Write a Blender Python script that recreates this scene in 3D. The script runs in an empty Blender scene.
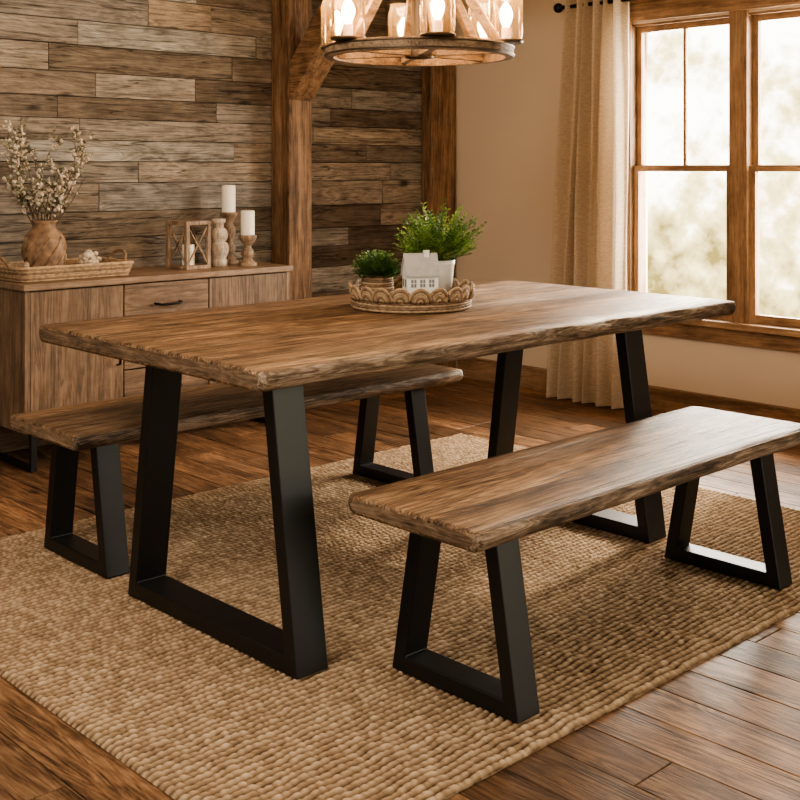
import bpy, math, random
import numpy as np
from mathutils import Vector, Matrix, noise
random.seed(7)
scene=bpy.context.scene
CAMH=1.25; F=1168.0
# ------------------------------------------------------------ material helpers
def new_mat(name):
    m=bpy.data.materials.new(name); m.use_nodes=True
    nt=m.node_tree; b=nt.nodes["Principled BSDF"]
    return m,nt,b
def N(nt,t,**k):
    n=nt.nodes.new(t)
    for a,v in k.items(): setattr(n,a,v)
    return n
def plain(name,col,rough=.5,metal=0,bump=0,bscale=200,var=0.0,vscale=8,emit=None,estr=0,coat=0):
    m,nt,b=new_mat(name)
    b.inputs['Base Color'].default_value=(*col,1); b.inputs['Roughness'].default_value=rough
    b.inputs['Metallic'].default_value=metal
    tc=N(nt,'ShaderNodeTexCoord')
    if var>0:
        n=N(nt,'ShaderNodeTexNoise'); n.inputs['Scale'].default_value=vscale; n.inputs['Detail'].default_value=6
        nt.links.new(tc.outputs['Object'],n.inputs['Vector'])
        r=N(nt,'ShaderNodeValToRGB'); r.color_ramp.elements[0].position=.3; r.color_ramp.elements[1].position=.7
        r.color_ramp.elements[0].color=(*[c*(1-var) for c in col],1); r.color_ramp.elements[1].color=(*[min(1,c*(1+var)) for c in col],1)
        nt.links.new(n.outputs['Fac'],r.inputs['Fac']); nt.links.new(r.outputs['Color'],b.inputs['Base Color'])
    if bump>0:
        n=N(nt,'ShaderNodeTexNoise'); n.inputs['Scale'].default_value=bscale; n.inputs['Detail'].default_value=4
        nt.links.new(tc.outputs['Object'],n.inputs['Vector'])
        bp=N(nt,'ShaderNodeBump'); bp.inputs['Strength'].default_value=bump; bp.inputs['Distance'].default_value=.01
        nt.links.new(n.outputs['Fac'],bp.inputs['Height']); nt.links.new(bp.outputs['Normal'],b.inputs['Normal'])
    if emit: b.inputs['Emission Color'].default_value=(*emit,1); b.inputs['Emission Strength'].default_value=estr
    if coat: b.inputs['Coat Weight'].default_value=coat
    return m
def wood(name,dark,mid,light,axis='X',rough=.5,bump=.3,tone=None,scale=1.0,fine=1.0,stretch=.07,dist=.4,crack=.5,boards=None,contrast=1.0,spec=.35,knots=0.0,crackw=.012,low=.75,fw=.6):
    m,nt,b=new_mat(name); L=nt.links.new
    def math_(op,a,c=None,d=None):
        n=N(nt,'ShaderNodeMath',operation=op)
        for i,v in enumerate((a,c,d)):
            if v is None: continue
            if isinstance(v,(int,float)): n.inputs[i].default_value=v
            else: L(v,n.inputs[i])
        return n.outputs[0]
    tc=N(nt,'ShaderNodeTexCoord'); at=N(nt,'ShaderNodeAttribute'); at.attribute_name='tone'
    tonev=at.outputs['Fac']; seam=None
    if boards:
        sx=N(nt,'ShaderNodeSeparateXYZ'); L(tc.outputs['Object'],sx.inputs[0])
        q=math_('DIVIDE',sx.outputs['Y'],boards); fl=math_('FLOOR',q); fr=math_('SUBTRACT',q,fl)
        wn=N(nt,'ShaderNodeTexWhiteNoise',noise_dimensions='1D'); L(fl,wn.inputs['W']); tonev=wn.outputs['Value']
        ed=math_('ABSOLUTE',math_('SUBTRACT',fr,.5)); mr=N(nt,'ShaderNodeMapRange'); mr.inputs[1].default_value=.485; mr.inputs[2].default_value=.497; mr.inputs[3].default_value=1; mr.inputs[4].default_value=.42; L(ed,mr.inputs[0]); seam=mr.outputs[0]
    off=N(nt,'ShaderNodeVectorMath',operation='SCALE'); off.inputs[0].default_value=(13.7,7.3,9.1); L(tonev,off.inputs['Scale'])
    add=N(nt,'ShaderNodeVectorMath',operation='ADD'); L(tc.outputs['Object'],add.inputs[0]); L(off.outputs[0],add.inputs[1])
    def tex(sc,st,det,ro=.5,di=0.0):
        mp=N(nt,'ShaderNodeMapping'); s=[sc,sc,sc]; s['XYZ'.index(axis)]=sc*st
        mp.inputs['Scale'].default_value=s; L(add.outputs[0],mp.inputs['Vector'])
        n=N(nt,'ShaderNodeTexNoise'); n.inputs['Scale'].default_value=1; n.inputs['Detail'].default_value=det; n.inputs['Roughness'].default_value=ro; n.inputs['Distortion'].default_value=di
        L(mp.outputs[0],n.inputs['Vector']); return n.outputs['Fac']
    n1=tex(11*scale,stretch,3,.45,dist*3)
    n2=tex(120*scale*fine,.05,4,.6,.2)
    n3=tex(30*scale,.22,10,.78,.3)
    si=math_('SINE',math_('MULTIPLY',n1,80))
    su=math_('ADD',math_('MULTIPLY',si,.075),math_('MULTIPLY_ADD',n1,low,.5-.5*low))
    su=math_('ADD',su,math_('MULTIPLY_ADD',n2,fw,-.5*fw))
    su=math_('ADD',su,math_('MULTIPLY_ADD',n3,.8,-.4))
    fac=math_('MULTIPLY_ADD',math_('SUBTRACT',su,.5),contrast,.5)
    r=N(nt,'ShaderNodeValToRGB'); cr=r.color_ramp; cr.elements[0].position=.25; cr.elements[0].color=(*dark,1); cr.elements[1].position=.75; cr.elements[1].color=(*light,1)
    e=cr.elements.new(.5); e.color=(*mid,1)
    L(fac,r.inputs['Fac']); col=r.outputs['Color']
    if tone:
        t=N(nt,'ShaderNodeValToRGB'); tr=t.color_ramp
        tr.elements[0].position=tone[0][0]; tr.elements[0].color=(*tone[0][1],1)
        tr.elements[1].position=tone[-1][0]; tr.elements[1].color=(*tone[-1][1],1)
        for p,c in tone[1:-1]:
            q=tr.elements.new(p); q.color=(*c,1)
        L(tonev,t.inputs['Fac'])
        mx=N(nt,'ShaderNodeMix',data_type='RGBA',blend_type='MULTIPLY'); mx.inputs[0].default_value=1
        L(col,mx.inputs[6]); L(t.outputs['Color'],mx.inputs[7]); col=mx.outputs[2]
    nb=N(nt,'ShaderNodeTexNoise'); nb.inputs['Scale'].default_value=6; nb.inputs['Detail'].default_value=8; nb.inputs['Roughness'].default_value=.7; L(add.outputs[0],nb.inputs['Vector'])
    rb=N(nt,'ShaderNodeMapRange'); rb.inputs[1].default_value=.3; rb.inputs[2].default_value=.7; rb.inputs[3].default_value=.70; rb.inputs[4].default_value=1.25
    L(nb.outputs['Fac'],rb.inputs[0]); mul=rb.outputs[0]; h=su
    if crack>0:
        n4=tex(20*scale,.035,3,.5,.4); ab=math_('ABSOLUTE',math_('SUBTRACT',n4,.5))
        mc=N(nt,'ShaderNodeMapRange'); mc.inputs[1].default_value=0; mc.inputs[2].default_value=crackw; mc.inputs[3].default_value=1-crack; mc.inputs[4].default_value=1; L(ab,mc.inputs[0])
        mul=math_('MULTIPLY',mul,mc.outputs[0]); h=math_('ADD',h,mc.outputs[0])
    if knots>0:
        mp=N(nt,'ShaderNodeMapping'); s=[6.0]*3; s['XYZ'.index(axis)]=2.6; mp.inputs['Scale'].default_value=s; L(add.outputs[0],mp.inputs[0])
        vo=N(nt,'ShaderNodeTexVoronoi'); vo.inputs['Scale'].default_value=1; L(mp.outputs[0],vo.inputs['Vector'])
        vd=math_('ADD',vo.outputs['Distance'],math_('MULTIPLY_ADD',n3,.16,-.08))
        mk=N(nt,'ShaderNodeMapRange'); mk.inputs[1].default_value=.04; mk.inputs[2].default_value=.14; mk.inputs[3].default_value=1-knots; mk.inputs[4].default_value=1; L(vd,mk.inputs[0])
        mul=math_('MULTIPLY',mul,mk.outputs[0])
    if seam is not None: mul=math_('MULTIPLY',mul,seam); h=math_('ADD',h,seam)
    vm=N(nt,'ShaderNodeVectorMath',operation='SCALE'); L(col,vm.inputs[0]); L(mul,vm.inputs['Scale']); L(vm.outputs[0],b.inputs['Base Color'])
    bp=N(nt,'ShaderNodeBump'); bp.inputs['Strength'].default_value=bump; bp.inputs['Distance'].default_value=.004
    L(h,bp.inputs['Height']); L(bp.outputs['Normal'],b.inputs['Normal'])
    rr=N(nt,'ShaderNodeMapRange'); rr.inputs[3].default_value=rough+.14; rr.inputs[4].default_value=rough-.12; L(n3,rr.inputs[0]); L(rr.outputs[0],b.inputs['Roughness'])
    b.inputs['Specular IOR Level'].default_value=spec
    return m
def glassy(name,tint=(1,1,1),refl=.12,haze=None,hz=.1):
    m=bpy.data.materials.new(name); m.use_nodes=True; nt=m.node_tree; nt.nodes.clear()
    o=N(nt,'ShaderNodeOutputMaterial'); t=N(nt,'ShaderNodeBsdfTransparent'); t.inputs[0].default_value=(*tint,1)
    g=N(nt,'ShaderNodeBsdfGlossy'); g.inputs['Roughness'].default_value=.05
    lw=N(nt,'ShaderNodeLayerWeight'); lw.inputs[0].default_value=refl
    mx=N(nt,'ShaderNodeMixShader'); nt.links.new(lw.outputs['Fresnel'],mx.inputs[0]); nt.links.new(t.outputs[0],mx.inputs[1]); nt.links.new(g.outputs[0],mx.inputs[2])
    out=mx.outputs[0]
    if haze:
        d=N(nt,'ShaderNodeBsdfTranslucent'); d.inputs[0].default_value=(*haze,1)
        m2=N(nt,'ShaderNodeMixShader'); m2.inputs[0].default_value=hz; nt.links.new(out,m2.inputs[1]); nt.links.new(d.outputs[0],m2.inputs[2]); out=m2.outputs[0]
    nt.links.new(out,o.inputs[0])
    return m
# ------------------------------------------------------------ mesh builder
class B:
    def __init__(s): s.v=[];s.f=[];s.m=[];s.s=[];s.t=[]
    def add(s,vs,fs,m=0,smooth=False,tone=.5,M=None):
        o=len(s.v)
        for v in vs:
            v=Vector(v)
            if M is not None: v=M@v
            s.v.append(v[:])
        for f in fs: s.f.append([i+o for i in f]); s.m.append(m); s.s.append(smooth); s.t.append(tone)
    def box(s,x0,x1,y0,y1,z0,z1,m=0,tone=.5,M=None):
        vs=[(x,y,z) for z in (z0,z1) for y in (y0,y1) for x in (x0,x1)]
        s.add(vs,[(0,2,3,1),(4,5,7,6),(0,1,5,4),(2,6,7,3),(0,4,6,2),(1,3,7,5)],m,False,tone,M)
    def lathe(s,prof,c=(0,0,0),m=0,seg=32,smooth=True,tone=.5,M=None,capb=True,capt=True):
        vs=[];fs=[]
        for r,z in prof:
            for i in range(seg):
                a=2*math.pi*i/seg; vs.append((c[0]+r*math.cos(a),c[1]+r*math.sin(a),c[2]+z))
        for j in range(len(prof)-1):
            for i in range(seg):
                k=(i+1)%seg; fs.append((j*seg+i,j*seg+k,(j+1)*seg+k,(j+1)*seg+i))
        s.add(vs,fs,m,smooth,tone,M)
        n=len(prof)-1
        if capb and prof[0][0]>1e-5: s.add(vs[:seg],[tuple(range(seg))[::-1]],m,False,tone,M)
        if capt and prof[n][0]>1e-5: s.add(vs[n*seg:],[tuple(range(seg))],m,False,tone,M)
    def tube(s,pts,r,seg=8,m=0,closed=False,tone=.5,M=None):
        pts=[Vector(p) for p in pts]; n=len(pts)
        rs=r if isinstance(r,(list,tuple)) else [r]*n
        vs=[];fs=[]; up=Vector((0.013,.02,1))
        for i,p in enumerate(pts):
            if closed: d=pts[(i+1)%n]-pts[i-1]
            else: d=pts[min(i+1,n-1)]-pts[max(i-1,0)]
            if d.length<1e-9: d=Vector((0,0,1))
            d.normalize(); u=up
            if abs(d.dot(u))>.95: u=Vector((1,.1,0))
            a=d.cross(u).normalized(); b=a.cross(d)
            for k in range(seg):
                t=2*math.pi*k/seg; vs.append(p+(a*math.cos(t)+b*math.sin(t))*rs[i])
        for i in range(n if closed else n-1):
            j=(i+1)%n
            for k in range(seg):
                l=(k+1)%seg; fs.append((i*seg+k,i*seg+l,j*seg+l,j*seg+k))
        if not closed: fs.append(tuple(range(seg))); fs.append(tuple(range((n-1)*seg,n*seg))[::-1])
        s.add(vs,fs,m,True,tone,M)
    def ball(s,c,r,m=0,seg=14,sz=1.0,tone=.5,M=None):
        k=seg//2
        s.lathe([(r*math.sin(math.pi*i/k)+1e-6,-r*sz*math.cos(math.pi*i/k)) for i in range(k+1)],c,m,seg,True,tone,M,False,False)
    def prism(s,poly,lo,hi,ax='x',m=0,tone=.5,M=None):
        def P(a,b,h):
            return {'x':(h,a,b),'y':(a,h,b),'z':(a,b,h)}[ax]
        n=len(poly); vs=[P(a,b,lo) for a,b in poly]+[P(a,b,hi) for a,b in poly]
        fs=[tuple(range(n)),tuple(range(n,2*n))[::-1]]+[(i,(i+1)%n,n+(i+1)%n,n+i) for i in range(n)]
        s.add(vs,fs,m,False,tone,M)
    def build(s,name,mats,bevel=0,loc=(0,0,0),rotz=0,fixn=True,seg=2):
        me=bpy.data.meshes.new(name); me.from_pydata(s.v,[],s.f); me.update()
        for m in mats: me.materials.append(m)
        me.polygons.foreach_set('material_index',s.m); me.polygons.foreach_set('use_smooth',s.s)
        at=me.attributes.new('tone','FLOAT','FACE'); at.data.foreach_set('value',s.t)
        if fixn:
            import bmesh
            bm=bmesh.new(); bm.from_mesh(me); bmesh.ops.recalc_face_normals(bm,faces=bm.faces); bm.to_mesh(me); bm.free()
        o=bpy.data.objects.new(name,me); scene.collection.objects.link(o); o.location=loc; o.rotation_euler=(0,0,rotz)
        if bevel>0:
            b=o.modifiers.new('bevel','BEVEL'); b.width=bevel; b.segments=seg; b.limit_method='ANGLE'; b.angle_limit=math.radians(40)
        return o
def parent(o,e): 
    o.parent=e
def empty(name):
    e=bpy.data.objects.new(name,None); scene.collection.objects.link(e); e.empty_display_size=.1; return e
# ------------------------------------------------------------ materials
M_top=wood('table_wood',(.038,.020,.010),(.178,.104,.056),(.37,.245,.145),'X',rough=.47,bump=.55,dist=.35,stretch=.10,crack=.8,crackw=.018,boards=.145,tone=[(0,(.80,.78,.76)),(1,(1.16,1.14,1.12))],spec=.4,knots=.65,low=.5,contrast=1.1)
M_edge=wood('live_edge_wood',(.035,.022,.014),(.175,.115,.075),(.43,.32,.235),'X',rough=.6,bump=.8,scale=1.3,stretch=.10,dist=.6,crack=.4)
M_end=wood('end_grain_wood',(.04,.025,.015),(.155,.098,.06),(.30,.205,.13),'Y',rough=.65,bump=.3,scale=1.6,stretch=.12,crack=.3,contrast=.8)
M_steel=plain('black_powdercoat_steel',(.006,.0055,.005),.42,.1,bump=.05,bscale=600)
M_floor=wood('floor_wood',(.038,.020,.011),(.165,.088,.046),(.32,.19,.105),'Y',rough=.46,bump=.4,crack=.7,stretch=.10,tone=[(0,(.50,.48,.46)),(.5,(.92,.9,.88)),(1,(1.5,1.46,1.4))],spec=.38,knots=.8,low=.5)
M_plank=wood('reclaimed_plank_wood',(.36,.33,.31),(.82,.80,.78),(1.28,1.26,1.23),'X',rough=.8,bump=.9,crack=.7,scale=1.1,stretch=.10,low=.5,
   tone=[(0,(.12,.093,.070)),(.22,(.205,.168,.132)),(.45,(.265,.225,.185)),(.65,(.265,.245,.22)),(.85,(.33,.265,.20)),(1,(.345,.33,.30))],spec=.2,knots=.75)
M_post=wood('timber_post_wood',(.065,.034,.018),(.185,.107,.058),(.31,.195,.115),'Z',rough=.6,bump=.6,crack=.6)
M_beam=wood('timber_beam_wood',(.065,.034,.018),(.185,.107,.058),(.31,.195,.115),'Y',rough=.6,bump=.6,crack=.6)
M_trimZ=wood('window_trim_wood_v',(.14,.08,.042),(.26,.155,.085),(.36,.23,.135),'Z',rough=.5,bump=.2,crack=.2)
M_trimY=wood('window_trim_wood_h',(.14,.08,.042),(.26,.155,.085),(.36,.23,.135),'Y',rough=.5,bump=.2,crack=.2)
M_sbX=wood('sideboard_wood_h',(.065,.038,.023),(.165,.104,.064),(.27,.178,.115),'X',rough=.5,bump=.25,crack=.4,contrast=.9,knots=.4,low=.6)
M_sbZ=wood('sideboard_wood_v',(.065,.038,.023),(.165,.104,.064),(.27,.178,.115),'Z',rough=.5,bump=.25,scale=.8,crack=.4,contrast=.9,knots=.4,low=.6)
M_sbTop=wood('sideboard_top_wood',(.12,.075,.046),(.23,.15,.098),(.33,.23,.155),'X',rough=.45,bump=.2,crack=.3,contrast=.8)
M_wall=plain('plaster_wall',(.62,.515,.40),.9,bump=.08,bscale=120,var=.03,vscale=2)
M_ceil=plain('ceiling_paint',(.62,.55,.46),.9,bump=.05,bscale=90)
M_gap=plain('gap_dark',(.02,.012,.008),.9)
M_dark=plain('dark_iron',(.02,.018,.016),.4,.8)
M_bronze=plain('aged_bronze',(.11,.075,.05),.45,.8,bump=.1,bscale=100)
M_wicker=plain('wicker',(.40,.27,.16),.75,bump=.4,bscale=400,var=.35,vscale=60)
M_wickerd=plain('wicker_dark',(.22,.14,.08),.75,bump=.4,bscale=400,var=.35,vscale=60)
M_white=plain('white_ceramic',(.82,.79,.74),.35,bump=.05,bscale=80)
M_roof=plain('grey_roof_ceramic',(.42,.40,.38),.6,bump=.3,bscale=150,var=.1,vscale=40)
M_grey=plain('house_window_grey',(.22,.205,.19),.6)
M_wax=plain('candle_wax',(.88,.83,.72),.45); M_wax.node_tree.nodes["Principled BSDF"].inputs['Subsurface Weight'].default_value=.2
M_soil=plain('soil',(.05,.03,.02),.95,bump=.6,bscale=90)
M_leaf=plain('leaf_green',(.12,.22,.04),.5,var=.5,vscale=40)
M_leaf2=plain('leaf_green_light',(.27,.40,.10),.5,var=.4,vscale=40)
M_leaf3=plain('leaf_dark',(.08,.15,.05),.5,var=.4,vscale=60)
M_twig=plain('dry_twig',(.10,.06,.035),.8)
M_bud=plain('dried_blossom',(.56,.46,.36),.8,var=.3,vscale=60)
M_vase=plain('vase_textured_clay',(.23,.14,.08),.7,bump=1.0,bscale=28,var=.5,vscale=26)
M_turned=wood('turned_wood',(.09,.055,.033),(.24,.16,.105),(.42,.32,.23),'Z',rough=.6,bump=.3,scale=2,crack=.2)
M_turned2=wood('whitewashed_wood',(.22,.16,.115),(.46,.37,.29),(.68,.60,.51),'Z',rough=.6,bump=.3,scale=2,crack=.3)
M_glass=glassy('clear_glass',refl=.10)
M_shade=glassy('jar_glass',(1,.95,.88),.22,(1,.70,.36),.035)
M_bulb=plain('warm_bulb',(1,.8,.5),.3,emit=(1,.52,.18),estr=24)
M_ring=wood('chandelier_wood',(.09,.055,.033),(.23,.15,.092),(.36,.25,.165),'X',rough=.6,bump=.4,stretch=.4,scale=1.5,crack=.3)
# ------------------------------------------------------------ room
WX=5.10; WY=4.94; H=2.62; XL=-1.2; YF=-1.2
b=B()
rs=random.Random(3)
x=XL
while x<WX:
    w=.138; x1=min(x+w,WX); y=YF-rs.random()*1.5
    while y<WY:
        L=rs.uniform(.8,2.0); y1=min(y+L,WY)
        if y1>YF and y1-y>.01: b.box(x+.0018,x1-.0018,max(y,YF)+.0015,y1-.0015,-.02,-rs.random()*.0012,0,rs.random())
        y=y1
    x=x1
b.box(XL,WX,YF,WY,-.06,-.008,1)
b.build('floor',[M_floor,M_gap],.0012,seg=1)
b=B(); z=0; rs=random.Random(11)
while z<H:
    h=rs.choice([.10,.115,.125,.135]); z1=min(z+h,H); x=XL-rs.random()*1.2
    while x<WX:
        L=rs.uniform(.35,1.4); x1=min(x+L,WX)
        if x1>XL and x1-x>.01:
            d=rs.uniform(0,.008)
            b.box(max(x,XL)+.0015,x1-.0015,WY-d,WY+.02,z+.0018,z1-.002,0,rs.random())
        x=x1
    z=z1
b.box(XL,WX+.15,WY+.012,WY+.12,-.06,H,1)
b.build('wall_back',[M_plank,M_gap])
WY0,WY1,WZ0,WZ1=2.30,3.60,.47,2.0
b=B()
b.box(WX,WX+.15,YF,WY0,-.06,H); b.box(WX,WX+.15,WY1,WY+.012,-.06,H)
b.box(WX,WX+.15,WY0,WY1,-.06,WZ0); b.box(WX,WX+.15,WY0,WY1,WZ1,H)
b.build('wall_right',[M_wall])
b=B(); b.box(XL,WX+.15,YF,WY+.12,H,H+.1); b.build('ceiling',[M_ceil])
b=B(); b.box(WX-.018,WX,YF,WY-.1,0,.115,0); b.box(WX-.024,WX,YF,WY-.1,.115,.128,0); b.build('baseboard_right',[M_trimY],.003)
b=B(); b.box(XL,3.755,WY-.028,WY-.009,0,.11,0); b.box(3.912,4.865,WY-.028,WY-.009,0,.11,0); b.build('baseboard_back',[M_sbX],.003)
b=B()
c=.05
b.box(WX-.022,WX,WY1-.012,WY1+c-.012,WZ0-.0,WZ1+.01,0)
b.box(WX-.022,WX,WY0-c+.012,WY0+.012,WZ0,WZ1+.01,0)
b.box(WX-.030,WX,WY0-c-.0,WY1+c+.0,WZ1+.01,WZ1+.11,1)
b.box(WX-.045,WX,WY0-c-.02,WY1+c+.02,WZ1+.11,WZ1+.13,1)
b.box(WX,WX+.1,WY0+.001,WY1-.001,WZ0,WZ0+.03,1)
b.box(WX-.06,WX,WY0-c-.03,WY1+c+.03,WZ0-.0,WZ0+.032,1)
b.box(WX-.025,WX,WY0-c-.01,WY1+c+.01,WZ0-.075,WZ0,1)
ym=2.965
b.box(WX-.02,WX+.10,ym-.048,ym+.048,WZ0+.03,WZ1+.01,0)
b.box(WX+.0,WX+.12,WY1-.012,WY1-.0005,WZ0+.03,WZ1,0); b.box(WX,WX+.12,WY0+.0005,WY0+.012,WZ0+.03,WZ1,0); b.box(WX,WX+.12,WY0,WY1,WZ1-.012,WZ1-.0005,1)
for (a,d) in ((ym+.048,WY1-.012),(WY0+.012,ym-.048)):
    zm=1.235; t=.03
    for (z0,z1,xo,mu) in ((zm-.0,WZ1-.012,.035,True),(WZ0+.03,zm+.028,.006,False)):
        b.box(WX+xo,WX+xo+.028,a,a+t,z0,z1,0); b.box(WX+xo,WX+xo+.028,d-t,d,z0,z1,0)
        b.box(WX+xo,WX+xo+.028,a+t,d-t,z1-t,z1,1); b.box(WX+xo,WX+xo+.028,a+t,d-t,z0,z0+(t if mu else .045),1)
        if mu: b.box(WX+xo+.004,WX+xo+.024,(a+d)/2-.008,(a+d)/2+.008,z0+t,z1-t,0)
        b.box(WX+xo+.013,WX+xo+.016,a+t-.005,d-t+.005,z0+.02,z1-.02,2)
b.build('window_1',[M_trimZ,M_trimY,M_glass],.003)
tf=empty('timber_post_and_beam')
b=B(); b.box(3.756,3.912,4.778,WY-.009,0,2.2); parent(b.build('post',[M_post],.008),tf)
b=B(); b.prism([(4.777,1.60),(4.777,1.80),(4.42,2.2),(4.22,2.2)],3.757,3.911,'x'); parent(b.build('knee_brace',[M_beam],.006),tf)
b=B(); b.box(3.756,3.912,YF,WY-.009,2.2,2.42); parent(b.build('beam',[M_beam],.008),tf)
b=B(); b.box(4.868,5.07,4.84,WY-.009,0,2.62); b.build('timber_corner_post',[M_post],.008)
# ------------------------------------------------------------ slabs
def slab(b,x0,x1,y0,y1,z0,z1,amp=.012,seed=0,corner=.04,m_top=0,m_side=1):
    n=190
    xs=[x0+(x1-x0)*i/n for i in range(n+1)]
    ext=[x0+d for d in (.0015,.004,.008,.014)]+[x1-d for d in (.0015,.004,.008,.014)]
    xs=sorted(set(xs+ext)); T=z1-z0; rings=[]
    nt=12; ns=9
    def nz(*a): return noise.noise(Vector(a))
    for x in xs:
        e=min(x-x0,x1-x); ci=0
        if e<corner: ci=corner-math.sqrt(max(0,corner**2-(corner-e)**2))
        er=.010; zi=0
        if e<er: zi=er-math.sqrt(max(0,er**2-(er-e)**2))
        w0=amp*(nz(x*2.2,seed,0)+.5*nz(x*6,seed+3,0))+ci
        w1=amp*(nz(x*2.2,seed+9,0)+.5*nz(x*6,seed+5,0))+ci
        ring=[]; ya=y0+w0; yb=y1-w1
        for i in range(nt+1):
            y=ya+(yb-ya)*i/nt
            dz=.0010*nz(x*5,y*14,seed)
            if i in (0,nt): dz-=.003
            ring.append((x,y,z1-zi+dz))
        def side(yy,sgn,sd):
            out=[]
            for i in range(1,ns):
                t=i/ns; bulge=.009*math.sin(math.pi*t)-.010*t*t
                rug=amp*.42*nz(x*7,t*2.5,seed+sd)+amp*.16*nz(x*20,t*5,seed+sd)
                out.append((x,yy+sgn*(bulge+rug*math.sin(math.pi*min(1,t*1.3+.1))),z1-zi-.003-(T-2*zi-.003)*t))
            return out
        r1=side(yb,1,20)
        bot=[(x,yb-.014+(ya-yb+.028)*i/4,z0+zi) for i in range(5)]
        r2=side(ya,-1,40)[::-1]
        ring+=r1+bot+r2
        rings.append(ring)
    K=len(rings[0]); vs=[p for r in rings for p in r]
    ft=[];fsd=[]
    for j in range(len(rings)-1):
        for i in range(K):
            k=(i+1)%K; f=(j*K+i,j*K+k,(j+1)*K+k,(j+1)*K+i)
            (ft if (i<nt or nt+ns<=i<nt+ns+4) else fsd).append(f)
    o=len(b.v)
    b.add(vs,ft,m_top,True,.3)
    for f in fsd: b.f.append([i+o for i in f]); b.m.append(m_side); b.s.append(True); b.t.append(.3)
    for f in (tuple(range(K)),tuple(range((len(rings)-1)*K,len(rings)*K))):
        b.f.append([i+o for i in f]); b.m.append(2); b.s.append(False); b.t.append(.3)
def frame(name,xc,wx,yb0,yb1,yt0,yt1,zt,t,tb):
    b=B(); O=[(yb0,.0),(yb1,.0),(yt1,zt),(yt0,zt)]
    sl0=(yt0-yb0)/zt; sl1=(yt1-yb1)/zt; zt2=zt-.012
    I=[(yb0+sl0*tb+t,tb),(yb1+sl1*tb-t,tb),(yb1+sl1*zt2-t,zt2),(yb0+sl0*zt2+t,zt2)]
    vs=[(xc-wx/2,*p) for p in O+I]+[(xc+wx/2,*p) for p in O+I]; fs=[]
    for i in range(4):
        j=(i+1)%4
        fs+=[(i,j,4+j,4+i),(8+i,12+i,12+j,8+j),(i,8+i,8+j,j),(4+i,4+j,12+j,12+i)]
    b.add(vs,fs); 
    return b.build(name,[M_steel],.003)
RUGZ=.012
def table(name,sl,frames):
    e=empty(name)
    b=B(); slab(b,*sl[0],**sl[1]); o=b.build('slab_top',[M_top,M_edge,M_end]); parent(o,e)
    for i,fr in enumerate(frames):
        o=frame('leg_frame_%d'%(i+1),*fr); o.location.z=RUGZ; parent(o,e)
    return e
table('dining_table',((1.685,3.84,2.25,3.41,.711,.765),dict(amp=.014,seed=2,corner=.024)),
  [(1.815,.10,2.215,3.00,2.315,2.90,.699,.042,.045),(3.30,.10,2.22,2.96,2.32,2.87,.699,.042,.045)])
table('dining_bench',((1.88,3.43,1.73,2.165,.404,.452),dict(amp=.008,seed=12,corner=.020)),
  [(2.02,.078,1.70,2.11,1.765,2.04,.392,.04,.04),(3.205,.075,1.71,2.11,1.775,2.04,.392,.04,.04)])
table('dining_bench',((1.695,3.38,3.18,3.62,.404,.452),dict(amp=.008,seed=22,corner=.020)),
  [(1.825,.08,3.155,3.56,3.22,3.50,.392,.04,.04),(3.16,.075,3.155,3.56,3.22,3.50,.392,.04,.04)])
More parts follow.
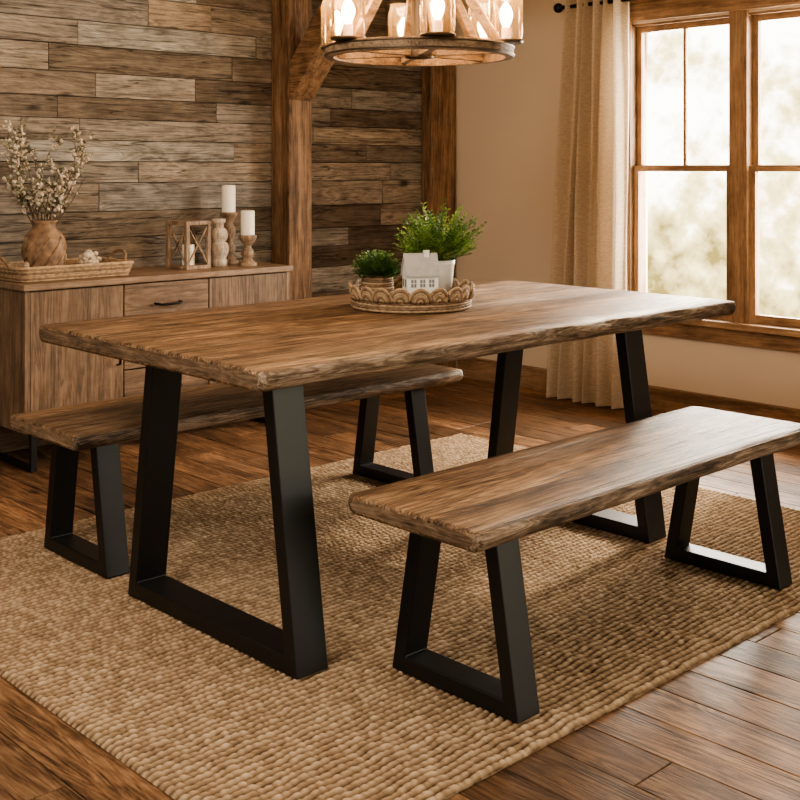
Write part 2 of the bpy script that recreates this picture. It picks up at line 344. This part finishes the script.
# ------------------------------------------------------------ rug
def rug():
    x0,x1,y0,y1=1.27,3.98,1.61,3.77
    st=.0036; nx=int((x1-x0)/st); ny=int((y1-y0)/st)
    X,Y=np.meshgrid(np.linspace(x0,x1,nx),np.linspace(y0,y1,ny))
    rng=np.random.default_rng(4)
    def sm(k):
        g=rng.random((k[1]+2,k[0]+2)); xi=np.linspace(0,k[0],nx); yi=np.linspace(0,k[1],ny)
        a=xi.astype(int); bb=yi.astype(int); fx=(xi-a)[None,:]; fy=(yi-bb)[:,None]
        fx=fx*fx*(3-2*fx); fy=fy*fy*(3-2*fy)
        return (g[bb][:,a]*(1-fx)*(1-fy)+g[bb][:,a+1]*fx*(1-fy)+g[bb+1][:,a]*(1-fx)*fy+g[bb+1][:,a+1]*fx*fy)
    wob=(sm((60,26))-.5)*.011
    P=.0215; Q=.021
    Yw=Y+wob; row=np.floor(Yw/P); u=Yw/P-row
    rr=rng.random(4000); ph=rr[(row.astype(int))%4000]
    Xw=X+(sm((140,110))-.5)*.014+.35*Q*u; v=Xw/Q+ph; col=np.floor(v); v=v-col
    rnd=rng.random((701,703))[(row.astype(int))%701,(col.astype(int))%703]
    su=np.power(np.clip(np.sin(np.pi*u),0,1),.7); sv=np.power(np.clip(np.sin(np.pi*v),0,1),.6)
    hgt=su*(.60+.40*sv)*(.9+.26*(rnd-.5))
    edge=np.minimum(np.minimum(X-x0,x1-X),np.minimum(Y-y0,y1-Y)); k=np.clip(edge/.010,0,1)
    Z=.001+.0125*hgt*np.sqrt(k)
    co=np.stack([X,Y,Z],-1).reshape(-1,3)
    idx=np.arange(nx*ny).reshape(ny,nx)
    f=np.stack([idx[:-1,:-1],idx[:-1,1:],idx[1:,1:],idx[1:,:-1]],-1).reshape(-1,4)
    me=bpy.data.meshes.new('woven_jute_rug')
    me.vertices.add(len(co)); me.vertices.foreach_set('co',co.ravel().astype(np.float32))
    me.loops.add(f.size); me.loops.foreach_set('vertex_index',f.ravel().astype(np.int32))
    me.polygons.add(len(f)); me.polygons.foreach_set('loop_start',np.arange(0,f.size,4,dtype=np.int32)); me.polygons.foreach_set('loop_total',np.full(len(f),4,dtype=np.int32))
    me.update(calc_edges=True)
    me.polygons.foreach_set('use_smooth',np.ones(len(f),dtype=bool))
    at=me.attributes.new('fib_gap_shade','FLOAT','POINT'); at.data.foreach_set('value',(rnd*.20+.62*su*(.66+.34*sv)+.18*sm((260,210))).ravel().astype(np.float32))  # random fibre tone plus shade painted into the gaps between rows and knots
    m,nt,bs=new_mat('jute'); a=N(nt,'ShaderNodeAttribute'); a.attribute_name='fib_gap_shade'
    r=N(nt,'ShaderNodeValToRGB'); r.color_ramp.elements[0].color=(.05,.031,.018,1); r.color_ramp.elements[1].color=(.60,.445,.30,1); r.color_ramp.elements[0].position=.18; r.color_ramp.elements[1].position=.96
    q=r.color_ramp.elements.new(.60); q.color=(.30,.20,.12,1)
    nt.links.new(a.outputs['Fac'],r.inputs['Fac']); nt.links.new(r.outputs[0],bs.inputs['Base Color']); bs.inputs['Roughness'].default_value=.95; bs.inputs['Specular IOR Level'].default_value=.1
    tc=N(nt,'ShaderNodeTexCoord'); n=N(nt,'ShaderNodeTexNoise'); n.inputs['Scale'].default_value=350; nt.links.new(tc.outputs['Object'],n.inputs['Vector'])
    bp=N(nt,'ShaderNodeBump'); bp.inputs['Strength'].default_value=.5; bp.inputs['Distance'].default_value=.004; nt.links.new(n.outputs['Fac'],bp.inputs['Height']); nt.links.new(bp.outputs[0],bs.inputs['Normal'])
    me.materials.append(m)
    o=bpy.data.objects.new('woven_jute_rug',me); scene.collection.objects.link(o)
rug()
# ------------------------------------------------------------ sideboard
def sideboard():
    e=empty('sideboard')
    x0,x1,y0,y1,z0,z1=2.17,3.535,4.49,4.905,.165,.748
    b=B(); b.box(x0,x1,y0+.022,y1,z0,z1,0); b.box(x0,x0+.022,y0,y0+.03,z0,z1,0); b.box(x1-.022,x1,y0,y0+.03,z0,z1,0); b.box(x0+.02,x1-.02,y0+.004,y0+.03,z0,z0+.02,0)
    o=b.build('carcass',[M_sbZ],.002); parent(o,e)
    b=B(); b.box(x0-.012,x1+.012,y0-.014,y1+.004,z1,z1+.027); o=b.build('top_panel',[M_sbTop],.004); parent(o,e)
    xa=x0+.024; xb=x1-.024; d1=xa+.43; d2=d1+.44
    b=B(); b.box(xa,d1-.003,y0,y0+.02,z0+.022,z1-.005,0,.2); b.box(d2+.003,xb,y0,y0+.02,z0+.022,z1-.005,0,.8); o=b.build('doors',[M_sbZ],.002); parent(o,e)
    b=B(); hh=(z1-.005-z0-.022)/3
    for i in range(3):
        b.box(d1+.003,d2-.003,y0,y0+.02,z0+.022+i*hh+.003,z0+.022+(i+1)*hh-(.003 if i<2 else 0),0,.3*i)
    o=b.build('drawers',[M_sbX],.002); parent(o,e)
    b=B(); b.box(xa,xb,y0+.012,y0+.0215,z0+.021,z1-.003); o=b.build('shadow_gap_backing',[M_gap]); parent(o,e)
    b=B()
    for i in range(3):
        zc=z0+.022+(i+.5)*hh; xc=(d1+d2)/2
        b.tube([(xc-.065,y0+.002,zc),(xc-.06,y0-.02,zc),(xc-.045,y0-.024,zc-.005),(xc+.045,y0-.024,zc-.005),(xc+.06,y0-.02,zc),(xc+.065,y0+.002,zc)],.0055,8)
    for xc in (d1-.03,d2+.03):
        b.tube([(xc,y0+.002,.40),(xc,y0-.022,.405),(xc,y0-.022,.515),(xc,y0+.002,.52)],.0055,8)
    o=b.build('handles',[M_dark]); parent(o,e)
    b=B()
    for xc in (x0+.05,x1-.05):
        w=.025
        b.box(xc-w/2,xc+w/2,y0+.02,y0+.045,0,z0); b.box(xc-w/2,xc+w/2,y1-.045,y1-.02,0,z0); b.box(xc-w/2,xc+w/2,y0+.045,y1-.045,0,.022)
    b.box(x0+.06,x1-.06,y0+.022,y0+.04,z0-.02,z0); 
    o=b.build('sled_legs',[M_steel],.001); parent(o,e)
sideboard()
SZ=.7755
def woven_tray():
    b=B(); x0,x1,y0,y1=2.19,2.70,4.56,4.86; z0=SZ
    b.box(x0+.01,x1-.01,y0+.01,y1-.01,z0,z0+.008,0)
    def loop(off,z,wv,ph):
        pts=[]; r=.04; X0,X1,Y0,Y1=x0-off,x1+off,y0-off,y1+off
        per=[]
        n=26
        for i in range(n): per.append((X0+r+(X1-X0-2*r)*i/n,Y0))
        for i in range(6): a=-math.pi/2+math.pi/2*i/6; per.append((X1-r+r*math.cos(a),Y0+r+r*math.sin(a)))
        for i in range(12): per.append((X1,Y0+r+(Y1-Y0-2*r)*i/12))
        for i in range(6): a=math.pi/2*i/6; per.append((X1-r+r*math.cos(a),Y1-r+r*math.sin(a)))
        for i in range(n): per.append((X1-r-(X1-X0-2*r)*i/n,Y1))
        for i in range(6): a=math.pi/2+math.pi/2*i/6; per.append((X0+r+r*math.cos(a),Y1-r+r*math.sin(a)))
        for i in range(12): per.append((X0,Y1-r-(Y1-Y0-2*r)*i/12))
        for i in range(6): a=math.pi+math.pi/2*i/6; per.append((X0+r+r*math.cos(a),Y0+r+r*math.sin(a)))
        cx,cy=(x0+x1)/2,(y0+y1)/2
        for i,(px,py) in enumerate(per):
            s=wv*(1 if (i+ph)%2 else -1); dx,dy=px-cx,py-cy; l=math.hypot(dx,dy); pts.append((px+dx/l*s,py+dy/l*s,z))
        return pts
    for k in range(7): b.tube(loop(.002*k,z0+.005+k*.0075,.0025,k),.0045,6,1 if k%3==1 else 0,True)
    b.tube(loop(.015,z0+.058,.001,0),.0075,8,0,True)
    for xs,s in ((x0-.014,-1),(x1+.014,1)):
        pts=[]
        for i in range(13):
            a=math.pi*i/12; pts.append((xs+s*.022*math.sin(a),4.71-.07*math.cos(a),z0+.058+.045*math.sin(a)))
        b.tube(pts,.007,8,1)
    b.build('woven_tray',[M_wicker,M_wickerd])
woven_tray()
def vase_branches():
    e=empty('branch_vase'); cx,cy,z0=2.365,4.71,SZ+.009
    b=B(); prof=[(.05,0),(.066,.006),(.080,.045),(.088,.10),(.087,.145),(.076,.180),(.056,.200),(.048,.212),(.051,.228),(.060,.240),(.056,.241),(.045,.228),(.042,.21),(.035,.14)]
    b.lathe(prof,(cx,cy,z0),0,40,capt=False)
    for k in range(9):
        a=k*2*math.pi/9
        b.tube([(cx+r*math.cos(a+.35*t),cy+r*math.sin(a+.35*t),z0+z) for t,(r,z) in enumerate([(.081,.045),(.089,.08),(.090,.125),(.082,.17)])],[.003,.006,.006,.003],6,0)
    o=b.build('vase',[M_vase]); parent(o,e)
    b=B(); rs=random.Random(21)
    def leaf(p,sz,m):
        d=Vector((rs.uniform(-1,1),rs.uniform(-1,1),rs.uniform(-.2,1))).normalized(); s=d.cross(Vector((rs.uniform(-1,1),rs.uniform(-1,1),.3))).normalized(); nrm=d.cross(s)
        p=Vector(p); b.add([p,p+d*sz*.5+s*sz*.28,p+d*sz+nrm*sz*.15,p+d*sz*.5-s*sz*.28],[(0,1,2),(0,2,3)],m,False)
    def grow(p,d,L,r,depth):
        n=7; pts=[p]; q=Vector(p)
        for i in range(n):
            d=(d+Vector((rs.uniform(-.2,.2),rs.uniform(-.2,.2),rs.uniform(-.08,.14)))).normalized(); q=q+d*L/n
            if q.y>WY-.03: q.y=WY-.03
            pts.append(q.copy())
            if depth<2 and i>=1 and rs.random()<.5:
                dd=(d+Vector((rs.uniform(-1,1),rs.uniform(-1,1),rs.uniform(0,.5)))*.7).normalized(); grow(q.copy(),dd,L*rs.uniform(.3,.5),r*.6,depth+1)
            if i>=2 or depth>0:
                if rs.random()<.45: b.ball(q+Vector((rs.uniform(-.006,.006),rs.uniform(-.006,.006),0)),rs.uniform(.004,.0105),1,6)
                for _ in range(2):
                    if rs.random()<.42: leaf(q,rs.uniform(.018,.034),rs.choice([1,2,2,2]))
        b.tube(pts,[r*(1-.7*i/n) for i in range(n+1)],5,0)
    for k in range(13):
        a=k*2.4+rs.uniform(-.3,.3); t=rs.uniform(.1,.75)
        d=Vector((math.cos(a)*t-.02,math.sin(a)*t*.55,1)).normalized()
        if k==0: d=Vector((.45,-.1,1)).normalized()
        if k==1: d=Vector((-.6,-.1,1)).normalized()
        grow(Vector((cx+.02*math.cos(a),cy+.02*math.sin(a),z0+.17)),d,rs.uniform(.27,.42),.0034,0)
    o=b.build('dried_branches',[M_twig,M_bud,plain('olive_leaf',(.20,.19,.12),.7,var=.3,vscale=60)]); parent(o,e)
vase_branches()
def beads():
    e=empty('tray_decor')
    b=B(); rs=random.Random(5)
    for i in range(30):
        t=i/29; a=t*5.5; r=.035+.012*math.sin(a*2)
        b.ball((2.51+r*1.2*math.cos(a),4.65+r*math.sin(a),SZ+.022+.018*(i%2)),.0115,0,10)
    for i in range(7):
        b.ball((2.225+.004*i,4.60+.006*i,SZ+.07-.006*abs(i-3)),.0135,0,10)
    parent(b.build('wooden_bead_garland',[M_turned]),e)
    b=B()
    for i in range(30):
        a=rs.uniform(0,6.28); r=rs.uniform(0,.04); b.ball((2.60+r*1.1*math.cos(a),4.75+r*math.sin(a),SZ+.05+rs.uniform(0,.045)),rs.uniform(.012,.02),0,8,.8)
    b.tube([(2.60,4.75,SZ+.009),(2.60,4.75,SZ+.06)],.03,10,0)
    parent(b.build('dried_pine_cones',[M_bud]),e)
beads()
def lantern():
    b=B(); cx,cy,z0=3.09,4.70,SZ; s=.066; p=.0095; h=.225
    Mx=Matrix.Translation((cx,cy,z0))@Matrix.Rotation(math.radians(8),4,'Z')
    b.box(-s-.010,s+.010,-s-.010,s+.010,0,.016,0,M=Mx); b.box(-s-.010,s+.010,-s-.010,s+.010,h-.018,h,0,M=Mx)
    for a in (-1,1):
        for c in (-1,1): b.box(a*s-p,a*s+p,c*s-p,c*s+p,.016,h-.018,0,M=Mx)
    for c in (-1,1):
        for q in (-1,1):
            zt=h-.018
            b.add([(-q*s-.004,c*s-.004,.016),(-q*s+.004,c*s-.004,.016),(q*s+.004,c*s-.004,zt),(q*s-.004,c*s-.004,zt),(-q*s-.004,c*s+.004,.016),(-q*s+.004,c*s+.004,.016),(q*s+.004,c*s+.004,zt),(q*s-.004,c*s+.004,zt)],[(0,1,2,3),(7,6,5,4),(0,4,5,1),(1,5,6,2),(2,6,7,3),(3,7,4,0)],0,M=Mx)
            b.add([(c*s-.004,-q*s-.004,.016),(c*s-.004,-q*s+.004,.016),(c*s-.004,q*s+.004,zt),(c*s-.004,q*s-.004,zt),(c*s+.004,-q*s-.004,.016),(c*s+.004,-q*s+.004,.016),(c*s+.004,q*s+.004,zt),(c*s+.004,q*s-.004,zt)],[(0,1,2,3),(7,6,5,4),(0,4,5,1),(1,5,6,2),(2,6,7,3),(3,7,4,0)],0,M=Mx)
    b.lathe([(.03,.016),(.03,.11),(.026,.113),(.004,.111)],(0,0,0),1,20,M=Mx)
    b.build('wooden_candle_lantern',[M_turned,M_wax],.0015)
lantern()
def stick(name,cx,cy,prof,candle=None,mat=None):
    b=B(); b.lathe(prof,(cx,cy,SZ),0,28)
    if candle:
        z0,h,r=candle; b.lathe([(r,z0),(r,z0+h-.004),(r-.004,z0+h),(r*.4,z0+h-.003),(.001,z0+h-.004)],(cx,cy,SZ),1,24); b.tube([(cx,cy,SZ+z0+h-.004),(cx+.001,cy,SZ+z0+h+.008)],.001,5,2)
    b.build(name,[mat or M_turned,M_wax,M_gap])
stick('turned_wood_vase',3.265,4.70,[(.036,0),(.042,.01),(.042,.03),(.034,.038),(.046,.06),(.05,.085),(.044,.11),(.032,.118),(.044,.135),(.046,.155),(.038,.178),(.024,.186),(.024,.205),(.034,.212),(.034,.228),(.02,.23)],mat=M_turned2)
stick('candlestick',3.40,4.81,[(.048,0),(.05,.012),(.034,.022),(.022,.04),(.034,.06),(.036,.08),(.02,.10),(.026,.12),(.036,.15),(.034,.175),(.02,.195),(.026,.215),(.042,.235),(.046,.25),(.03,.256)],(.254,.135,.034))
stick('candlestick',3.385,4.63,[(.046,0),(.048,.01),(.03,.02),(.02,.035),(.032,.052),(.032,.07),(.018,.085),(.018,.10),(.034,.118),(.044,.135),(.044,.147),(.03,.15)],(.148,.120,.034))
# ------------------------------------------------------------ centrepiece
TZ=.7665
def rim_tray():
    b=B(); cx,cy=2.837,2.922; R=.203
    b.lathe([(.001,0),(R-.01,0),(R-.01,.008),(.001,.008)],(cx,cy,TZ),0,48,False,capb=False,capt=False)
    for k in range(5):
        z=TZ+.006+k*.0085; n=96
        b.tube([(cx+(R+.0025*(1 if (i+k)%2 else -1))*math.cos(2*math.pi*i/n),cy+(R+.0025*(1 if (i+k)%2 else -1))*math.sin(2*math.pi*i/n),z) for i in range(n)],.0052,6,k%2,True)
    ns=20
    for k in range(ns):
        a0=2*math.pi*k/ns; w=2*math.pi/ns
        for j,(s,hh) in enumerate(((.56,.046),(.47,.039),(.38,.031),(.29,.023),(.20,.015),(.10,.008))):
            pts=[]
            for i in range(11):
                t=math.pi*i/10; a=a0-math.cos(t)*w*s; rr=R+.004+.008*math.sin(t)+(.003 if k%2 else -.002)
                pts.append((cx+rr*math.cos(a),cy+rr*math.sin(a),TZ+.036+hh*math.sin(t)))
            b.tube(pts,.0043,6,1 if j%3==1 else 0)
    b.build('scalloped_wicker_tray',[M_wicker,M_wickerd])
rim_tray()
def foliage(b,c,n,L,rs,spread,mats,lw=.006,ll=.022,nl=12,sag=.5,vert=0.0):
    for k in range(n):
        a=rs.uniform(0,6.28); t=(rs.random()**.6)*spread; d=Vector((math.cos(a)*math.sin(t),math.sin(a)*math.sin(t),math.cos(t)))
        q=Vector(c)+Vector((math.cos(a),math.sin(a),0))*rs.uniform(0,.02); l=L*rs.uniform(.7,1.0)*(1-vert*(t/spread)**2); m=rs.choice(mats); pts=[q.copy()]
        for i in range(nl):
            d=(d+Vector((math.cos(a)*.03,math.sin(a)*.03,-sag*.09*(i/nl)))+Vector((rs.uniform(-.07,.07),rs.uniform(-.07,.07),rs.uniform(-.07,.07)))).normalized(); q=q+d*l/nl; pts.append(q.copy())
            if i>1:
                for sg in (-1,1):
                    s=d.cross(Vector((0,0,1)))
                    if s.length<.1: s=Vector((1,0,0))
                    s=s.normalized()*sg; s=(s*.8+d*.8+Vector((rs.uniform(-.5,.5),rs.uniform(-.5,.5),rs.uniform(-.1,.6)))).normalized()
                    w=s.cross(d).cross(s).normalized()*lw*.5
                    z=ll*(1-.35*i/nl)*rs.uniform(.7,1.2)
                    b.add([q,q+s*z*.5+w,q+s*z+Vector((0,0,-.1*z)),q+s*z*.5-w],[(0,1,2,3)],m,False)
        b.tube(pts,.0009,3,m)
def plant_big():
    e=empty('potted_fern'); cx,cy=2.972,2.914; z0=TZ+.009
    b=B(); b.lathe([(.034,0),(.038,.003),(.050,.128),(.053,.132),(.053,.148),(.048,.148),(.045,.134),(.001,.134)],(cx,cy,z0),0,32,capt=False)
    b.lathe([(.044,.136),(.001,.140)],(cx,cy,z0),1,20,capb=False)
    o=b.build('pot',[M_white,M_soil]); parent(o,e)
    b=B(); rs=random.Random(9); foliage(b,(cx-.004,cy+.006,z0+.138),270,.230,rs,1.12,[0,0,1,1,1,2],lw=.0065,ll=.025,nl=13,sag=.3,vert=.42)
    o=b.build('foliage',[M_leaf,M_leaf2,M_leaf3],fixn=False); parent(o,e)
def plant_small():
    e=empty('potted_herb'); cx,cy=2.790,3.045; z0=TZ+.009
    b=B(); b.lathe([(.044,0),(.050,.090),(.045,.090),(.001,.083)],(cx,cy,z0),0,28,capt=False)
    for k in range(12):
        n=40; r=.048+.005*math.sin(math.pi*(k+1)/12)
        b.tube([(cx+(r+.0018*(1 if (i+k)%2 else -1))*math.cos(2*math.pi*i/n),cy+(r+.0018*(1 if (i+k)%2 else -1))*math.sin(2*math.pi*i/n),z0+.004+k*.0082) for i in range(n)],.0045,6,k%2,True)
    o=b.build('woven_pot',[M_wicker,M_wickerd]); parent(o,e)
    b=B(); rs=random.Random(19); foliage(b,(cx,cy,z0+.085),260,.104,rs,1.35,[0,1,2],lw=.009,ll=.016,nl=9,sag=.3,vert=.28)
    o=b.build('foliage',[M_leaf3,M_leaf,M_leaf3],fixn=False); parent(o,e)
plant_big(); plant_small()
def house():
    b=B(); Mx=Matrix.Translation((2.775,2.815,TZ+.009))@Matrix.Rotation(math.radians(-30),4,'Z')
    w,d,h,r=.054,.034,.118,.060
    b.prism([(-d,0),(d,0),(d,h),(0,h+r),(-d,h)],-w,w,'x',0,M=Mx)
    for sg in (-1,1):
        b.add([(x,sg*(d+.007),h-.010+zz) for zz in (0,.007) for x in (-w-.005,w+.005)]+[(x,0,h+r+zz) for zz in (0,.009) for x in (-w-.005,w+.005)],[(0,1,5,4),(2,6,7,3),(0,2,3,1),(4,5,7,6),(0,4,6,2),(1,3,7,5)],1,M=Mx)
    b.box(.012,.030,-.008,.010,h+r-.014,h+r+.018,0,M=Mx)
    for (x0,x1,z0,z1) in ((-.040,-.022,.074,.100),(-.009,.009,.074,.100),(.022,.040,.074,.100),(-.040,-.022,.026,.054),(.022,.040,.026,.054),(-.009,.009,0,.048)):
        b.box(x0,x1,-d-.0015,-d,z0,z1,2,M=Mx); 
        b.box((x0+x1)/2-.001,(x0+x1)/2+.001,-d-.003,-d,z0,z1,0,M=Mx); b.box(x0,x1,-d-.003,-d,(z0+z1)/2-.001,(z0+z1)/2+.001,0,M=Mx)
    for (y0,y1,z0,z1) in ((-.024,-.008,.074,.100),(.008,.024,.074,.100),(-.010,.010,0,.044)):
        b.box(-w-.0015,-w,y0,y1,z0,z1,2,M=Mx)
    b.build('ceramic_house_figurine',[M_white,M_roof,M_grey],.0012)
house()
# ------------------------------------------------------------ curtains
def linen():
    m,nt,b=new_mat('linen'); L=nt.links.new
    tc=N(nt,'ShaderNodeTexCoord'); n=N(nt,'ShaderNodeTexNoise'); mp=N(nt,'ShaderNodeMapping'); mp.inputs['Scale'].default_value=(40,40,260); L(tc.outputs['Object'],mp.inputs[0]); L(mp.outputs[0],n.inputs['Vector']); n.inputs['Scale'].default_value=1
    r=N(nt,'ShaderNodeValToRGB'); r.color_ramp.elements[0].color=(.50,.40,.29,1); r.color_ramp.elements[1].color=(.68,.57,.44,1); r.color_ramp.elements[0].position=.3; r.color_ramp.elements[1].position=.7
    L(n.outputs['Fac'],r.inputs[0]); L(r.outputs[0],b.inputs['Base Color']); b.inputs['Roughness'].default_value=.95; b.inputs['Specular IOR Level'].default_value=.1
    bp=N(nt,'ShaderNodeBump'); bp.inputs['Strength'].default_value=.2; bp.inputs['Distance'].default_value=.002; L(n.outputs['Fac'],bp.inputs['Height']); L(bp.outputs[0],b.inputs['Normal'])
    tr=N(nt,'ShaderNodeBsdfTranslucent'); L(r.outputs[0],tr.inputs[0]); mx=N(nt,'ShaderNodeMixShader'); mx.inputs[0].default_value=.28
    L(b.outputs[0],mx.inputs[1]); L(tr.outputs[0],mx.inputs[2]); L(mx.outputs[0],nt.nodes['Material Output'].inputs[0]); return m
M_linen=linen(); RODZ=2.113; RODX=4.965
cs=empty('curtain'); 
def curtain(name,yt0,yt1,yb0,yb1,folds,seed):
    b=B(); nz_,ny=60,170; vs=[]
    for j in range(nz_+1):
        t=j/nz_; z=.012+(RODZ+.075-.012)*t
        y0=yb0+(yt0-yb0)*min(1,t*1.05); y1=yb1+(yt1-yb1)*min(1,t*1.05)
        for i in range(ny+1):
            u=i/ny; uu=u+.018*math.sin(u*9+seed)+.010*math.sin(t*3+u*14)
            a=2*math.pi*folds*uu; amp=.038+.010*noise.noise(Vector((u*6,t*2,seed)))
            x=RODX+amp*math.sin(a)+.008*math.sin(2*a+t*2+seed)+.008*noise.noise(Vector((u*10,t*5,seed+4)))
            vs.append((x,y0+(y1-y0)*u+.012*math.sin(a*.5+t*4),z))
    fs=[(j*(ny+1)+i,j*(ny+1)+i+1,(j+1)*(ny+1)+i+1,(j+1)*(ny+1)+i) for j in range(nz_) for i in range(ny)]
    b.add(vs,fs,0,True); o=b.build(name,[M_linen],fixn=False); parent(o,cs)
curtain('drape_left',3.54,3.91,3.535,4.05,6,1.0)
curtain('drape_right',2.22,2.52,2.12,2.565,5,4.0)
b=B(); b.tube([(RODX,2.05,RODZ),(RODX,3.955,RODZ)],.011,12)
for y,s in ((3.955,1),(2.05,-1)):
    b.ball((RODX,y+s*.02,RODZ),.027,0,16); b.lathe([(.016,-.006),(.016,.006)],(RODX,y,RODZ),0,12)
for y in (2.12,3.925):
    b.box(RODX-.006,WX,y-.006,y+.006,RODZ-.01,RODZ+.002); b.box(WX-.008,WX,y-.02,y+.02,RODZ-.04,RODZ+.04)
parent(b.build('curtain_rod',[M_dark]),cs)
# ------------------------------------------------------------ chandelier
def chandelier():
    e=empty('wagon_wheel_chandelier'); cx,cy,z0=2.805,2.850,1.626; R=.322
    c=(cx,cy,z0)
    b=B(); b.lathe([(R-.028,0),(R,0),(R,.040),(R-.028,.040),(R-.028,0)],c,0,64,False,capb=False,capt=False)
    b.lathe([(R+.0005,.004),(R+.004,.004),(R+.004,.010),(R+.0005,.010)],c,1,64,False,capb=False,capt=False)
    b.lathe([(R+.0005,.030),(R+.004,.030),(R+.004,.036),(R+.0005,.036)],c,1,64,False,capb=False,capt=False)
    o=b.build('wheel_rim',[M_ring,M_bronze],.002); parent(o,e)
    yaw=math.radians(46.4)
    b=B(); g=B(); bl=B()
    for k in range(6):
        th=math.radians(170-60*k); a=yaw-th
        Mx=Matrix.Translation(c)@Matrix.Rotation(a,4,'Z')
        b.box(.03,R-.03,-.012,.012,.006,.032,0,M=Mx)
        b.prism([(R-.06,.034),(R-.02,.034),(.03,.46),(.03,.41)],-.011,.011,'y',0,M=Mx)
        rr=R-.016; p=(rr,0,.040)
        b.lathe([(.0,.0),(.056,.0),(.058,.006),(.056,.010),(.02,.012),(.0,.012)],p,1,24,M=Mx,capb=False,capt=False)
        b.lathe([(.016,.012),(.016,.05),(.012,.053),(.001,.053)],p,2,16,M=Mx)
        g.lathe([(.052,.012),(.056,.03),(.056,.150),(.050,.168),(.050,.185)],p,0,28,M=Mx,capb=False,capt=False)
        bl.lathe([(.010,.052),(.014,.062),(.022,.085),(.023,.10),(.017,.118),(.006,.134),(.001,.138)],p,0,16,M=Mx)
        L=bpy.data.lights.new('bulb_light','POINT'); L.energy=6; L.color=(1,.66,.36); L.shadow_soft_size=.03
        lo=bpy.data.objects.new('bulb_light_%d'%(k+1),L); scene.collection.objects.link(lo); lo.location=Mx@Vector((rr,0,.042+.16)); parent(lo,e)
    b.lathe([(.001,-.005),(.05,0),(.05,.042),(.03,.05),(.026,.06),(.026,.48),(.035,.49),(.035,.51),(.012,.53),(.01,.54),(.01,H-z0-.03),(.06,H-z0-.025),(.065,H-z0-.001)],c,1,24)
    o=b.build('spokes_and_post',[M_ring,M_bronze,M_wax],.001); parent(o,e)
    o=g.build('glass_shades',[M_shade]); parent(o,e)
    o=bl.build('bulbs',[M_bulb]); parent(o,e)
chandelier()
# ------------------------------------------------------------ light
w=bpy.data.worlds.new('world'); scene.world=w; w.use_nodes=True; nt=w.node_tree; nt.nodes.clear(); L=nt.links.new
o=N(nt,'ShaderNodeOutputWorld'); bg=N(nt,'ShaderNodeBackground'); tc=N(nt,'ShaderNodeTexCoord'); sx=N(nt,'ShaderNodeSeparateXYZ'); L(tc.outputs['Generated'],sx.inputs[0])
ms=N(nt,'ShaderNodeMapRange'); ms.inputs[1].default_value=-.1; ms.inputs[2].default_value=.6; ms.inputs[3].default_value=.65; ms.inputs[4].default_value=5.5; L(sx.outputs['X'],ms.inputs[0]); L(ms.outputs[0],bg.inputs['Strength'])
nn=N(nt,'ShaderNodeTexNoise'); nn.inputs['Scale'].default_value=38; nn.inputs['Detail'].default_value=8; nn.inputs['Roughness'].default_value=.6; L(tc.outputs['Generated'],nn.inputs['Vector'])
n0=N(nt,'ShaderNodeTexNoise'); n0.inputs['Scale'].default_value=9; n0.inputs['Detail'].default_value=3; L(tc.outputs['Generated'],n0.inputs['Vector'])
zz=N(nt,'ShaderNodeMapRange'); zz.inputs[1].default_value=.16; zz.inputs[2].default_value=-.10; zz.inputs[3].default_value=-.18; zz.inputs[4].default_value=.19; L(sx.outputs['Z'],zz.inputs[0])
ad=N(nt,'ShaderNodeMath',operation='ADD'); L(nn.outputs['Fac'],ad.inputs[0]); L(zz.outputs[0],ad.inputs[1])
a2=N(nt,'ShaderNodeMath',operation='MULTIPLY_ADD'); L(n0.outputs['Fac'],a2.inputs[0]); a2.inputs[1].default_value=.6; a2.inputs[2].default_value=-.3
a3=N(nt,'ShaderNodeMath',operation='ADD'); L(ad.outputs[0],a3.inputs[0]); L(a2.outputs[0],a3.inputs[1])
r=N(nt,'ShaderNodeValToRGB'); r.color_ramp.elements[0].position=.42; r.color_ramp.elements[0].color=(1,.94,.80,1); r.color_ramp.elements[1].position=.85; r.color_ramp.elements[1].color=(.13,.10,.03,1)
q=r.color_ramp.elements.new(.6); q.color=(.50,.40,.19,1)
L(a3.outputs[0],r.inputs[0]); L(r.outputs[0],bg.inputs[0]); L(bg.outputs[0],o.inputs[0])
def light(name,typ,loc,target,energy,col,size=1,size2=None,angle=None):
    l=bpy.data.lights.new(name,typ); l.energy=energy; l.color=col
    if typ=='AREA': l.shape='RECTANGLE'; l.size=size; l.size_y=size2 or size
    if angle is not None: l.angle=angle
    ob=bpy.data.objects.new(name,l); scene.collection.objects.link(ob); ob.location=loc
    ob.rotation_euler=(Vector(target)-Vector(loc)).to_track_quat('-Z','Y').to_euler(); return ob
light('sun','SUN',(8,3.6,3.2),(2.6,2.6,.3),5.0,(1,.85,.66),angle=math.radians(4))
light('window_light','AREA',(5.45,2.92,1.3),(2.5,2.6,.5),165,(1,.90,.76),1.3,1.5)
light('fill_light','AREA',(.6,2.2,2.55),(3.2,3.9,.7),66,(1,.89,.76),1.2,1.2)  # added soft fill to brighten the room, no actual lamp hangs here
# ------------------------------------------------------------ camera
cam=bpy.data.cameras.new('camera'); co=bpy.data.objects.new('camera',cam); scene.collection.objects.link(co); scene.camera=co
co.location=(0,0,CAMH); co.rotation_euler=(math.radians(90),0,math.radians(46.4-90))
cam.sensor_width=36; cam.lens=36*F/800; cam.shift_y=-(400-168)/800; cam.clip_start=.05
scene.view_settings.view_transform='AgX'
try: scene.view_settings.look='AgX - Medium High Contrast'
except Exception as ex: print(ex)
scene.view_settings.exposure=0.35
